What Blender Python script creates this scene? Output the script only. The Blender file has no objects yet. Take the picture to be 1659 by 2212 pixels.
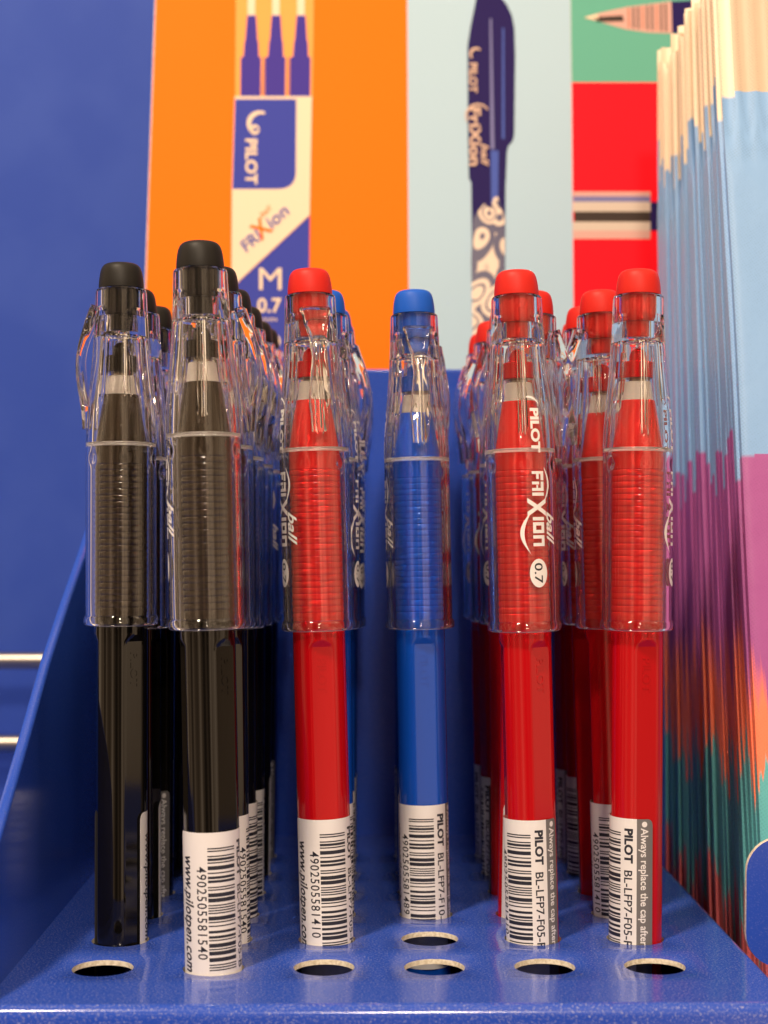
import bpy, bmesh, math, random
from mathutils import Vector, Matrix

random.seed(7)
R = math.radians
S = 0.1                                  # one Blender unit is a centimetre; shapes below are written in millimetres
scene = bpy.context.scene
col = scene.collection
scene.unit_settings.system = 'METRIC'
scene.unit_settings.scale_length = 0.01

# ------------------------------------------------------------------ camera
CAM_H = 75.6                             # mm above the tray deck
FPX = 3270.0                             # focal length in units of a 1659 x 2212 picture
FWD = Vector((39.5, FPX, 80.0)).normalized()
RIGHT = FWD.cross(Vector((0, 0, 1))).normalized()
UP = RIGHT.cross(FWD).normalized()
cam_d = bpy.data.cameras.new('camera')
cam = bpy.data.objects.new('camera', cam_d)
col.objects.link(cam)
cam.location = (0, 0, CAM_H * S)
cam.rotation_euler = FWD.to_track_quat('-Z', 'Y').to_euler()
cam_d.sensor_fit = 'VERTICAL'
cam_d.sensor_height = 24.0
cam_d.lens = FPX / 2212 * 24.0
cam_d.clip_start = 0.5
cam_d.clip_end = 2000
cam_d.dof.use_dof = True
cam_d.dof.focus_distance = 29.2
cam_d.dof.aperture_fstop = (cam_d.lens * 0.001) / 0.27     # 2.7 mm iris
scene.camera = cam

# ------------------------------------------------------------------ world: the warm lit shop around the display
world = bpy.data.worlds.new('World')
scene.world = world
world.use_nodes = True
wn, wl = world.node_tree.nodes, world.node_tree.links
bg = wn['Background']
wtc = wn.new('ShaderNodeTexCoord')
wmap = wn.new('ShaderNodeMapping'); wmap.inputs['Scale'].default_value = (2.6, 2.6, 0.35)
wnoi = wn.new('ShaderNodeTexNoise'); wnoi.inputs['Scale'].default_value = 1.0; wnoi.inputs['Detail'].default_value = 5
wrmp = wn.new('ShaderNodeValToRGB')
e = wrmp.color_ramp.elements
e[0].position = 0.39; e[0].color = (0.06, 0.036, 0.02, 1)
e[1].position = 0.59; e[1].color = (2.1, 1.5, 0.98, 1)
k = wrmp.color_ramp.elements.new(0.5); k.color = (0.80, 0.50, 0.28, 1)
wl.new(wtc.outputs['Generated'], wmap.inputs['Vector']); wl.new(wmap.outputs['Vector'], wnoi.inputs['Vector'])
wl.new(wnoi.outputs['Fac'], wrmp.inputs['Fac']); wl.new(wrmp.outputs['Color'], bg.inputs['Color'])
bg.inputs['Strength'].default_value = 0.70

# ------------------------------------------------------------------ lamps: shop ceiling spots up and to the left, a softer one to the right
def area(name, loc, target, size, power, color):
    d = bpy.data.lights.new(name, 'AREA')
    d.shape = 'DISK'; d.size = size; d.energy = power; d.color = color
    o = bpy.data.objects.new(name, d); col.objects.link(o)
    o.location = loc
    o.rotation_euler = (Vector(target) - Vector(loc)).to_track_quat('-Z', 'Y').to_euler()
    return o
WARM = (1.0, 0.80, 0.60)
area('ceiling_spot', (-32, -16, 96), (0, 34, 8), 12, 108000, WARM)
area('ceiling_spot_front', (4, -56, 66), (0, 34, 6), 11, 52000, WARM)
area('ceiling_spot_side', (75, 0, 80), (0, 38, 8), 22, 3500, WARM)

# ------------------------------------------------------------------ render settings
scene.view_settings.view_transform = 'Standard'
scene.view_settings.look = 'None'
scene.view_settings.exposure = 0.0
scene.view_settings.gamma = 1.0
cy = scene.cycles
cy.max_bounces = 26; cy.transmission_bounces = 24; cy.glossy_bounces = 6; cy.diffuse_bounces = 4; cy.transparent_max_bounces = 16
cy.caustics_reflective = True; cy.caustics_refractive = True
cy.blur_glossy = 0.2
cy.sample_clamp_indirect = 60.0
cy.use_denoising = True

# ------------------------------------------------------------------ materials
MATS = {}
def srgb(r, g, b):
    f = lambda c: (c / 255 / 12.92) if c / 255 <= 0.04045 else ((c / 255 + 0.055) / 1.055) ** 2.4
    return (f(r), f(g), f(b), 1)

def mat(name, color, rough=0.4, spec=0.5, **kw):
    m = bpy.data.materials.new(name); m.use_nodes = True
    b = m.node_tree.nodes['Principled BSDF']
    b.inputs['Base Color'].default_value = color
    b.inputs['Roughness'].default_value = rough
    b.inputs['Specular IOR Level'].default_value = spec
    for k_, v in kw.items(): b.inputs[k_].default_value = v
    MATS[name] = m
    return m

def nodes(m):
    return m.node_tree.nodes, m.node_tree.links, m.node_tree.nodes['Principled BSDF']

def bump(m, scale, strength, dist=0.005, detail=2, stretch=(1, 1, 1), coord='Object'):
    n, l, b = nodes(m)
    t = n.new('ShaderNodeTexCoord'); mp = n.new('ShaderNodeMapping'); mp.inputs['Scale'].default_value = stretch
    x = n.new('ShaderNodeTexNoise'); x.inputs['Scale'].default_value = scale; x.inputs['Detail'].default_value = detail
    u = n.new('ShaderNodeBump'); u.inputs['Strength'].default_value = strength; u.inputs['Distance'].default_value = dist
    l.new(t.outputs[coord], mp.inputs['Vector']); l.new(mp.outputs['Vector'], x.inputs['Vector'])
    l.new(x.outputs['Fac'], u.inputs['Height']); l.new(u.outputs['Normal'], b.inputs['Normal'])
    return m

def mottled(m, c1, c2, scale, lo=0.4, hi=0.6, detail=4):
    n, l, b = nodes(m)
    t = n.new('ShaderNodeTexCoord')
    x = n.new('ShaderNodeTexNoise'); x.inputs['Scale'].default_value = scale; x.inputs['Detail'].default_value = detail
    r = n.new('ShaderNodeValToRGB')
    r.color_ramp.elements[0].position = lo; r.color_ramp.elements[0].color = c1
    r.color_ramp.elements[1].position = hi; r.color_ramp.elements[1].color = c2
    l.new(t.outputs['Object'], x.inputs['Vector']); l.new(x.outputs['Fac'], r.inputs['Fac'])
    l.new(r.outputs['Color'], b.inputs['Base Color'])
    return m

# clear polystyrene of the caps, with the faintest haze
clear = mat('clear_plastic', (0.995, 0.99, 0.985, 1), 0.0, 0.5, **{'Transmission Weight': 1.0, 'IOR': 1.44})
frosted = mat('frosted_plastic_edge', (0.95, 0.93, 0.91, 1), 0.35, 0.6, **{'Transmission Weight': 0.6, 'IOR': 1.49})
BODY = {
    'black': mat('black_barrel_plastic', (0.004, 0.0035, 0.003, 1), 0.06, 0.5),
    'red': mat('red_barrel_plastic', (0.46, 0.003, 0.007, 1), 0.14, 0.36),
    'blue': mat('blue_barrel_plastic', (0.004, 0.070, 0.46, 1), 0.14, 0.5),
}
RUBBER = {
    'black': mat('black_rubber', (0.008, 0.007, 0.006, 1), 0.5, 0.3),
    'red': mat('red_rubber', (0.62, 0.014, 0.008, 1), 0.5, 0.3),
    'blue': mat('blue_rubber', (0.004, 0.095, 0.56, 1), 0.5, 0.3),
}
GRIP = {                                            # the soft sleeve under the cap is a shade lighter than the barrel
    'black': mat('black_grip_rubber', (0.034, 0.024, 0.015, 1), 0.13, 0.5),
    'red': mat('red_grip_rubber', (0.62, 0.014, 0.013, 1), 0.16, 0.45),
    'blue': mat('blue_grip_rubber', (0.005, 0.085, 0.60, 1), 0.16, 0.5),
}
for m in RUBBER.values(): bump(m, 70, 0.35, 0.004, 2)
for m in BODY.values(): bump(m, 5, 0.05, 0.01, 2, (1, 1, 0.15))
white_plastic = mat('white_plastic', (0.56, 0.53, 0.50, 1), 0.3)
steel = mat('tip_steel', (0.45, 0.42, 0.38, 1), 0.25, 0.5, Metallic=1.0)
label_white = mat('label_paper', (0.80, 0.79, 0.77, 1), 0.38)
ink = mat('label_ink', (0.018, 0.020, 0.030, 1), 0.45)
label_grey = mat('label_grey_print', (0.16, 0.155, 0.15, 1), 0.4)
print_white = mat('cap_print_white', (0.80, 0.78, 0.75, 1), 0.5)

BLUE_CARD = (0.022, 0.076, 0.48, 1)
def card_blue(name, rough, dust):
    m = mat(name, BLUE_CARD, rough, 0.5)
    n, l, b = nodes(m)
    t = n.new('ShaderNodeTexCoord')
    fine = n.new('ShaderNodeTexNoise'); fine.inputs['Scale'].default_value = 14; fine.inputs['Detail'].default_value = 6
    l.new(t.outputs['Object'], fine.inputs['Vector'])
    # fine dust specks lying on the card
    v = n.new('ShaderNodeTexNoise'); v.inputs['Scale'].default_value = 26; v.inputs['Detail'].default_value = 8; v.inputs['Roughness'].default_value = 0.75
    l.new(t.outputs['Object'], v.inputs['Vector'])
    r = n.new('ShaderNodeValToRGB')
    r.color_ramp.elements[0].position = 0.53; r.color_ramp.elements[0].color = (0, 0, 0, 1)
    r.color_ramp.elements[1].position = 0.68; r.color_ramp.elements[1].color = (dust, dust, dust, 1)
    l.new(v.outputs['Fac'], r.inputs['Fac'])
    mx = n.new('ShaderNodeMix'); mx.data_type = 'RGBA'
    mx.inputs[6].default_value = BLUE_CARD; mx.inputs[7].default_value = (0.42, 0.44, 0.56, 1)
    l.new(r.outputs['Color'], mx.inputs[0])
    l.new(mx.outputs[2], b.inputs['Base Color'])
    rr = n.new('ShaderNodeMapRange'); rr.inputs['From Min'].default_value = 0.3; rr.inputs['From Max'].default_value = 0.7
    rr.inputs['To Min'].default_value = rough * 0.75; rr.inputs['To Max'].default_value = rough * 1.3
    l.new(fine.outputs['Fac'], rr.inputs['Value']); l.new(rr.outputs['Result'], b.inputs['Roughness'])
    u = n.new('ShaderNodeBump'); u.inputs['Strength'].default_value = 0.05; u.inputs['Distance'].default_value = 0.01
    l.new(fine.outputs['Fac'], u.inputs['Height']); l.new(u.outputs['Normal'], b.inputs['Normal'])
    return m
deck_blue = card_blue('blue_laminated_card', 0.13, 0.9)
wall_blue = card_blue('blue_laminated_card_upright', 0.16, 0.15)
board_blue = mat('blue_backboard_paint', (0.085, 0.105, 0.36, 1), 0.55, 0.2)
mottled(board_blue, (0.030, 0.076, 0.42, 1), (0.038, 0.088, 0.44, 1), 0.3)
cut_edge = mat('raw_card_edge', (0.72, 0.64, 0.50, 1), 0.9, 0.2)
mottled(cut_edge, (0.64, 0.58, 0.47, 1), (0.86, 0.81, 0.70, 1), 14)
raw_card = mat('raw_grey_card', (0.20, 0.18, 0.16, 1), 0.9, 0.2)
chrome = mat('chrome_wire', (0.36, 0.33, 0.30, 1), 0.36, 0.5, Metallic=1.0)

# ------------------------------------------------------------------ mesh builder
class MB:
    def __init__(self):
        self.v, self.f, self.mi, self.mats = [], [], [], []
    def m(self, material):
        if material not in self.mats: self.mats.append(material)
        return self.mats.index(material)
    def add(self, verts, faces, material):
        o = len(self.v); i = self.m(material)
        self.v += [tuple(p) for p in verts]
        for f in faces:
            self.f.append(tuple(o + k_ for k_ in f)); self.mi.append(i)
    def box(self, x0, x1, y0, y1, z0, z1, material):
        vs = [(x, y, z) for z in (z0, z1) for y in (y0, y1) for x in (x0, x1)]
        self.add(vs, [(0, 2, 3, 1), (4, 5, 7, 6), (0, 1, 5, 4), (2, 6, 7, 3), (0, 4, 6, 2), (1, 3, 7, 5)], material)
    def revolve(self, prof, n, material, rf=None):
        """prof: (r, h) list, bottom to top for an outward surface; r == 0 at an end closes it"""
        rows, vs = [], []
        for j, (r, h) in enumerate(prof):
            if r == 0:
                rows.append([len(vs)]); vs.append((0, 0, h)); continue
            rw = []
            for i in range(n):
                t = 2 * math.pi * i / n
                q = rf(r, h, t, j) if rf else r
                rw.append(len(vs)); vs.append((q * math.sin(t), -q * math.cos(t), h))
            rows.append(rw)
        fs = []
        for a, b in zip(rows, rows[1:]):
            for i in range(n):
                k_ = (i + 1) % n
                if len(a) == 1: fs.append((a[0], b[k_], b[i]))
                elif len(b) == 1: fs.append((a[i], a[k_], b[0]))
                else: fs.append((a[i], a[k_], b[k_], b[i]))
        self.add(vs, fs, material)
    def data(self, name, angle=32, bevel=None):
        me = bpy.data.meshes.new(name)
        me.from_pydata([(x * S, y * S, z * S) for x, y, z in self.v], [], self.f)
        for m_ in self.mats: me.materials.append(m_)
        me.polygons.foreach_set('material_index', self.mi)
        me.polygons.foreach_set('use_smooth', [True] * len(self.f))
        me.update()
        me.set_sharp_from_angle(angle=R(angle))
        return me
    def build(self, name, parent=None, angle=32):
        return obj(name, self.data(name, angle), parent)

def obj(name, me, parent=None):
    o = bpy.data.objects.new(name, me); col.objects.link(o)
    if parent: o.parent = parent
    return o
def empty(name, loc, rot=(0, 0, 0)):
    o = bpy.data.objects.new(name, None); col.objects.link(o)
    o.empty_display_size = 0.3
    o.location = [c * S for c in loc]; o.rotation_euler = rot
    return o
def tag(o, label=None, cat=None, group=None, kind=None):
    if label: o['label'] = label
    if cat: o['category'] = cat
    if group: o['group'] = group
    if kind: o['kind'] = kind
    return o

# ------------------------------------------------------------------ lettering: flat outlines in millimetres
_tx = {}
def glyphs(s, length=None, height=None, bold=0.0, shear=0.0, space=1.0):
    """triangles of S, base line on y = 0 from x = 0; fitted to LENGTH (mm along x) and cap HEIGHT (mm)"""
    key = (s, bold, shear, space)
    if key not in _tx:
        cu = bpy.data.curves.new('lettering', 'FONT')
        cu.body = s; cu.size = 1.0; cu.offset = bold; cu.shear = shear; cu.space_character = space; cu.resolution_u = 3
        o = bpy.data.objects.new('lettering', cu); col.objects.link(o)
        bpy.context.view_layer.update()
        me = bpy.data.meshes.new_from_object(o.evaluated_get(bpy.context.evaluated_depsgraph_get()))
        vs = [(v.co.x, v.co.y) for v in me.vertices]; fs = [tuple(p.vertices) for p in me.polygons]
        bpy.data.objects.remove(o); bpy.data.curves.remove(cu); bpy.data.meshes.remove(me)
        _tx[key] = (vs, fs)
    vs, fs = _tx[key]
    xs = [p[0] for p in vs]; w = max(xs) - min(xs); x0 = min(xs)
    ys = [p[1] for p in vs]
    base = 0.0
    top = 0.72
    sx = length / w if length else None
    sy = height / top if height else None
    sx = sx or sy; sy = sy or sx
    return [((x - x0) * sx, (y - base) * sy) for x, y in vs], list(fs)

def slice_y(vs, fs, step):
    """cut flat faces into strips no taller than STEP so that they can be bent"""
    bm = bmesh.new()
    bv = [bm.verts.new((x, y, 0)) for x, y in vs]
    for f in fs:
        try: bm.faces.new([bv[i] for i in f])
        except ValueError: pass
    y0, y1 = min(p[1] for p in vs), max(p[1] for p in vs)
    y = y0 + step
    while y < y1:
        bmesh.ops.bisect_plane(bm, geom=bm.verts[:] + bm.edges[:] + bm.faces[:], plane_co=(0, y, 0), plane_no=(0, 1, 0), dist=1e-5)
        y += step
    bm.verts.index_update()
    out = [(v.co.x, v.co.y) for v in bm.verts], [tuple(v.index for v in f.verts) for f in bm.faces]
    bm.free()
    return out

def wrap_down(mb, vs, fs, h_top, ang0, rad, material, step=0.5):
    """writing that reads downwards round a cylinder: text x runs down from H_TOP, text y runs to growing angle from ANG0 (deg)"""
    vs, fs = slice_y(vs, fs, step)
    out = []
    for x, y in vs:
        h = h_top - x
        r = rad(h) if callable(rad) else rad
        t = R(ang0) + y / 5.2 if not callable(rad) else R(ang0) + y / 6.8
        out.append((r * math.sin(t), -r * math.cos(t), h))
    mb.add(out, fs, material)

def patch(mb, a0, a1, h0, h1, rad, material, n=None, corner=0.0, corners=()):
    """a piece of cylinder between two angles and two heights; corners 'l'/'r' rounds the top one there"""
    n = n or max(1, int(abs(a1 - a0) / 5))
    vs, fs = [], []
    for i in range(n + 1):
        a = a0 + (a1 - a0) * i / n; t = R(a)
        top = h1
        for c in corners:
            d = (a - a0 if c == 'l' else a1 - a) * math.pi / 180 * rad
            if d < corner: top = h1 - corner + math.sqrt(max(0, corner ** 2 - (corner - d) ** 2))
        for h in (h0, top): vs.append((rad * math.sin(t), -rad * math.cos(t), h))
    for i in range(n): fs.append((2 * i, 2 * i + 2, 2 * i + 3, 2 * i + 1))
    mb.add(vs, fs, material)

def poly(pts):                                     # a flat outline as one n-gon
    return list(pts), [tuple(range(len(pts)))]

# ------------------------------------------------------------------ the pen
CAP_OUT = [(60.3, 6.55), (60.45, 7.0), (60.8, 7.18), (61.6, 7.18), (62.0, 7.02), (62.3, 6.8), (66, 6.8), (72, 6.8), (80, 6.8), (88, 6.8), (95, 6.8), (97, 6.78),
           (99, 6.70), (101, 6.58), (103, 6.42), (106, 6.16), (109, 5.88), (112, 5.63), (115, 5.43), (118, 5.27), (121, 5.14), (124, 5.03), (126, 4.96), (126.5, 4.9), (126.75, 4.75)]
def cap_r(h):
    for (h0, r0), (h1, r1) in zip(CAP_OUT, CAP_OUT[1:]):
        if h0 <= h <= h1: return r0 + (r1 - r0) * (h - h0) / (h1 - h0) + 0.03
    return 6.83
def cap_in(h):
    pts = [(95.8, 5.30), (98, 5.25), (103, 4.98), (106, 4.72), (109, 4.42), (112, 4.15), (115, 3.98), (117, 3.85)]
    for (h0, r0), (h1, r1) in zip(pts, pts[1:]):
        if h0 <= h <= h1: return r0 + (r1 - r0) * (h - h0) / (h1 - h0)
    return 3.85

def top_fit(mb):                                     # the upper end is a little shorter than drawn
    mb.v = [(x, y, z if z < 112 else 112 + (z - 112) * 0.935) for x, y, z in mb.v]

def cap_mesh():
    mb = MB()
    N = 144
    prof, side = [], []
    def p(r, h, s): prof.append((r, h)); side.append(s)
    # socket for the eraser, from its floor up, then over the lip and down the outside
    for r, h in ((0, 117.7), (2.25, 117.7), (2.25, 121.0), (3.5, 121.0), (3.5, 126.3), (3.75, 126.75)): p(r, h, 'socket')
    hs = []
    for h, r in reversed(CAP_OUT): hs.append((r, h))
    dense = []
    for (r0, h0), (r1, h1) in zip(hs, hs[1:]):
        n = max(1, int((h0 - h1) / (0.5 if h0 > 118 else 2.5)))
        for i in range(n): dense.append((r0 + (r1 - r0) * i / n, h0 + (h1 - h0) * i / n))
    dense.append(hs[-1])
    for r, h in dense: p(r, h, 'out')
    # inside, upwards
    p(6.2, 60.35, 'in'); p(5.9, 61.2, 'in')
    h = 62.0
    while h < 90: p(5.72, h, 'in'); h += 4
    h = 90.2
    while h < 95.2: p(5.72, h, 'in'); h += 0.4
    p(5.71, 95.3, 'in'); p(5.68, 95.4, 'in'); p(5.36, 95.68, 'in'); p(5.30, 95.8, 'in')
    h = 96.4
    while h < 116.6: p(cap_in(h), h, 'in'); h += 0.8
    p(3.85, 116.6, 'in'); p(3.6, 116.95, 'in'); p(0, 117.0, 'in')
    ribs = [0, 12, 55, 68, 112, 125, 180, 192, 235, 248, 292, 305]
    def rf(r, h, t, j):
        d = math.degrees(t)
        if side[j] == 'in' and 96.5 < h < 116.4:
            for a in ribs:
                q = abs((d - a + 180) % 360 - 180)
                if q < 2.6:
                    end = 97.0 if a in (0, 12, 180, 192) else 103.5
                    if h > end: return r - 0.32 * min(1, (h - end) / 2.0)
        if side[j] == 'in' and 90 < h < 95.2:
            for a in (40, 112, 184, 256, 328):
                q = abs((d - a + 180) % 360 - 180) / 57.3 * 5.7
                w = (q * q + (h - 92.6) ** 2) / 0.8
                if w < 4: r -= 0.2 * math.exp(-w)
        if side[j] == 'out' and 119.3 < h < 122.4:
            for a in (46, 134, 226, 314):
                q = abs((d - a + 180) % 360 - 180)
                if q < 13: return r - 0.4 * min(1, (h - 119.3) / 1.6) * (1 - (q / 13) ** 4)
        return r
    prof_dir = prof
    mb.revolve(prof_dir, N, clear, rf)
    mb.f = [tuple(reversed(f)) for f in mb.f]       # the profile ran top to bottom
    fi = mb.m(frosted)
    for q, f in enumerate(mb.f):                    # the inner step and the rim's foot are left matt by the mould
        z = sum(mb.v[i][2] for i in f) / len(f); r = sum(math.hypot(mb.v[i][0], mb.v[i][1]) for i in f) / len(f)
        if (95.15 < z < 96.0 and r < 5.8) or z < 60.6 and r > 6.4: mb.mi[q] = fi
    top_fit(mb)
    me = mb.data('cap', 24)
    return me

def sweep(mb, path, w, th, material, sub=5):
    """a strap along a path of (r, h) in the plane of the clip, W wide, TH thick, with softened edges"""
    P = []
    for i in range(len(path) - 1):
        p0 = Vector(path[max(0, i - 1)]); p1 = Vector(path[i]); p2 = Vector(path[i + 1]); p3 = Vector(path[min(len(path) - 1, i + 2)])
        for s in range(sub):
            t = s / sub
            P.append(0.5 * ((2 * p1) + (p2 - p0) * t + (2 * p0 - 5 * p1 + 4 * p2 - p3) * t * t + (3 * p1 - p0 - 3 * p2 + p3) * t ** 3))
    P.append(Vector(path[-1]))
    vs, fs = [], []
    K = 16
    for i, q in enumerate(P):
        d = (P[min(i + 1, len(P) - 1)] - P[max(i - 1, 0)]).normalized()
        nrm = Vector((-d.y, d.x)) if d.y < 0 else Vector((d.y, -d.x))
        f = i / (len(P) - 1)
        ww = w(f) if callable(w) else w
        tt = th(f) if callable(th) else th
        for c in range(K):
            a = 2 * math.pi * (c + 0.5) / K
            ex = math.copysign(abs(math.cos(a)) ** 0.7, math.cos(a)) * ww / 2
            ey = math.copysign(abs(math.sin(a)) ** 0.7, math.sin(a)) * tt / 2
            rr = q.x + nrm.x * ey; hh = q.y + nrm.y * ey
            vs.append((ex, -rr, hh))
    for i in range(len(P) - 1):
        for c in range(K):
            k_ = (c + 1) % K
            fs.append((i * K + c, i * K + k_, (i + 1) * K + k_, (i + 1) * K + c))
    fs.append(tuple(range(K - 1, -1, -1))); fs.append(tuple((len(P) - 1) * K + c for c in range(K)))
    mb.add(vs, fs, material)

def fix_normals(me):
    bm = bmesh.new(); bm.from_mesh(me); bmesh.ops.recalc_face_normals(bm, faces=bm.faces[:]); bm.to_mesh(me); bm.free()
    return me

def clip_w(f):                                       # broad root, narrow neck, broad blade, parallel tail
    pts = [(0, 6.2), (0.12, 5.2), (0.3, 3.4), (0.42, 3.0), (0.6, 3.8), (0.74, 4.3), (0.88, 3.6), (1, 3.2)]
    for (a, b), (c, d) in zip(pts, pts[1:]):
        if a <= f <= c:
            t = (f - a) / (c - a); t = t * t * (3 - 2 * t)
            return b + (d - b) * t
def clip_mesh():
    mb = MB()
    path = [(4.75, 123.2), (5.5, 121.2), (6.5, 118.4), (7.4, 115.4), (7.9, 112.4), (7.9, 109.6), (7.5, 106.4), (6.95, 103.6), (6.65, 101.2), (6.45, 98.6)]
    sweep(mb, path, clip_w, lambda f: 1.8 + 0.4 * abs(2 * f - 1) ** 2, clear, 9)
    top_fit(mb)
    me = mb.data('clip', 40)
    return fix_normals(me)

def smooth_profile(pts, n=4):
    out = []
    for i in range(len(pts) - 1):
        p0 = Vector(pts[max(0, i - 1)]); p1 = Vector(pts[i]); p2 = Vector(pts[i + 1]); p3 = Vector(pts[min(len(pts) - 1, i + 2)])
        for s in range(n):
            t = s / n
            q = 0.5 * ((2 * p1) + (p2 - p0) * t + (2 * p0 - 5 * p1 + 4 * p2 - p3) * t * t + (3 * p1 - p0 - 3 * p2 + p3) * t ** 3)
            out.append((max(0, q.x), q.y))
    out.append(tuple(pts[-1]))
    return out

def eraser_mesh(c):
    mb = MB()
    lower = [(0, 117.9), (1.95, 117.9), (2.1, 118.1), (2.1, 121.1), (2.9, 121.25), (3.3, 122.0), (3.42, 123.5), (3.44, 126.85), (4.38, 126.95)]
    top = smooth_profile([(4.38, 126.95), (4.36, 128.0), (4.22, 129.4), (3.98, 130.7), (3.6, 131.6), (2.9, 132.15), (1.6, 132.35)])
    mb.revolve(lower[:-1] + top + [(0, 132.4)], 48, RUBBER[c])
    top_fit(mb)
    return mb.data('eraser', 50)

def plug_mesh(c):                                   # the coloured seat inside the cap that the tip stands in
    mb = MB()
    mb.revolve([(0, 109.5), (2.85, 109.5), (3.0, 109.65), (3.0, 112.6), (2.85, 112.75), (1.75, 112.8), (1.72, 113.9), (1.5, 114.8), (1.0, 115.4), (0.5, 115.65), (0, 115.7)], 40, BODY[c])
    top_fit(mb)
    return mb.data('tip_seat', 30)

def nose_mesh():
    mb = MB()
    mb.revolve([(3.05, 105.15), (3.0, 105.2), (2.55, 108.6), (2.35, 108.8), (0, 108.8)], 40, white_plastic)
    mb.revolve([(1.75, 108.82), (1.7, 109.45), (0, 109.45)], 24, steel)
    return mb.data('nose_ring', 30)

FLATS = (4, 124, 244)
def barrel_mesh(c):
    mb = MB()
    N = 120
    prof = [(0, -14.0), (4.2, -14.0), (4.9, -13.4), (5.1, -12.4)]
    for h in (0, 10, 25, 40, 52, 56.5, 57.3, 57.8, 58.2, 58.6, 59, 60.5): prof.append((5.1, h))
    prof += [(5.1, 62), (5.0, 62.3), (0, 62.3)]
    def rf(r, h, t, j):
        if h <= 58.8 and r > 5.0:
            k_ = min(1.0, max(0.0, (58.6 - h) / 1.25))
            d = 5.1 - k_ * 0.56
            deg = math.degrees(t)
            for a in FLATS:
                q = R(abs((deg - a + 180) % 360 - 180))
                if q < 0.6: r = min(r, d / math.cos(q))
        return r
    mb.revolve(prof, N, BODY[c], rf)
    # the maker's name raised on one flat
    vs, fs = glyphs('PILOT', 6.6, 1.7, 0.012)
    a = R(FLATS[0]); d = 4.54
    for z in (0.09,):
        top = [((y - 0.85), x) for x, y in vs]
        pts, sides = [], []
        edges = {}
        for f in fs:
            for i in range(len(f)):
                e_ = (f[i], f[(i + 1) % len(f)])
                if (e_[1], e_[0]) in edges: edges.pop((e_[1], e_[0]))
                else: edges[e_] = 1
        n = len(top)
        for dep in (d + z, d - 0.02):
            for u, x in top:
                pts.append((u * math.cos(a) + dep * math.sin(a), u * math.sin(a) - dep * math.cos(a), 55.2 - x))
        faces = [tuple(f) for f in fs] + [(e_[0], e_[0] + n, e_[1] + n, e_[1]) for e_ in edges]
        mb.add(pts, faces, BODY[c])
    return mb.data('barrel', 20)

def grip_mesh(c):
    mb = MB()
    prof = [(0, 62.35), (5.0, 62.35)]
    h = 62.8
    while h < 91.5:                                 # the ribbed grip: rounded rings with a groove between them
        for q in range(6):
            u = -1 + 2 * q / 5
            prof.append((5.07 - 0.035 * u * u - 0.035 * u ** 8, h + 0.53 + u * 0.50))
        prof.append((4.91, h + 1.10)); h += 1.2
    prof += smooth_profile([(5.02, h + 0.1), (5.05, 93.6), (4.98, 95.2), (4.75, 96.8), (4.3, 99.6), (3.8, 102.4), (3.36, 105.0)], 3)
    prof += [(3.30, 105.1), (0, 105.12)]
    mb.revolve(prof, 96, GRIP[c])
    return mb.data('grip', 20)

L_CODE = ['0001101', '0011001', '0010011', '0111101', '0100011', '0110001', '0101111', '0111011', '0110111', '0001011']
PARITY = ['LLLLLL', 'LLGLGG', 'LLGGLG', 'LLGGGL', 'LGLLGG', 'LGGLLG', 'LGGGLL', 'LGLGLG', 'LGLGGL', 'LGGLGL']
def ean13(s):
    inv = lambda c: ''.join('1' if x == '0' else '0' for x in c)
    out = '101'
    for d, p_ in zip(s[1:7], PARITY[int(s[0])]):
        c = L_CODE[int(d)]
        out += c if p_ == 'L' else inv(c)[::-1]
    out += '01010'
    for d in s[7:]: out += inv(L_CODE[int(d)])
    return out + '101'

LABELS = {'black': ('4902505581540', 'BL-LFP7-F05-B'), 'red': ('4902505581410', 'BL-LFP7-F05-R'), 'blue': ('4902505581489', 'BL-LFP7-F10-L')}
def label_mesh(c):
    code, kind = LABELS[c]
    mb = MB()
    r0, r1, r2 = 5.13, 5.15, 5.165
    patch(mb, -108, 66, -9, 24.3, r0, label_white, 48, 1.2, ('l',))
    patch(mb, 66, 102, -9, 24.3, r0, label_grey, 20, 1.2, ('r',))
    bits = ean13(code); mod = 21.7 / 95; i = 0
    while i < 95:
        if bits[i] == '1':
            k_ = i
            while k_ < 95 and bits[k_] == '1': k_ += 1
            patch(mb, -30, 30, 21.6 - k_ * mod, 21.6 - i * mod, r1, ink, 14)
            i = k_
        else: i += 1
    wrap_down(mb, *glyphs(code, 16.4, 1.9, 0.008, 0, 1.15), 18.3, -53, r1, ink)
    wrap_down(mb, *glyphs('www.pilotpen.com', 20.6, 2.35, 0.022, 0.25, 1.05), 20.0, -87, r1, ink)
    wrap_down(mb, *glyphs('PILOT', 6.6, 1.6, 0.045), 22.4, 40, r1, ink)
    wrap_down(mb, *glyphs(kind, 14.8, 1.65, 0.012), 14.4, 39, r1, ink)
    wrap_down(mb, *glyphs('Always replace the cap after use', 25.5, 1.5, 0.016), 22.6, 75, r1, label_white)
    pts = [(0.55 * math.cos(a), 0.55 * math.sin(a) + 0.6) for a in [2 * math.pi * q / 14 for q in range(14)]]
    wrap_down(mb, *poly(pts), 23.3, 76, r1, label_white)
    return mb.data('label', 40)

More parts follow.
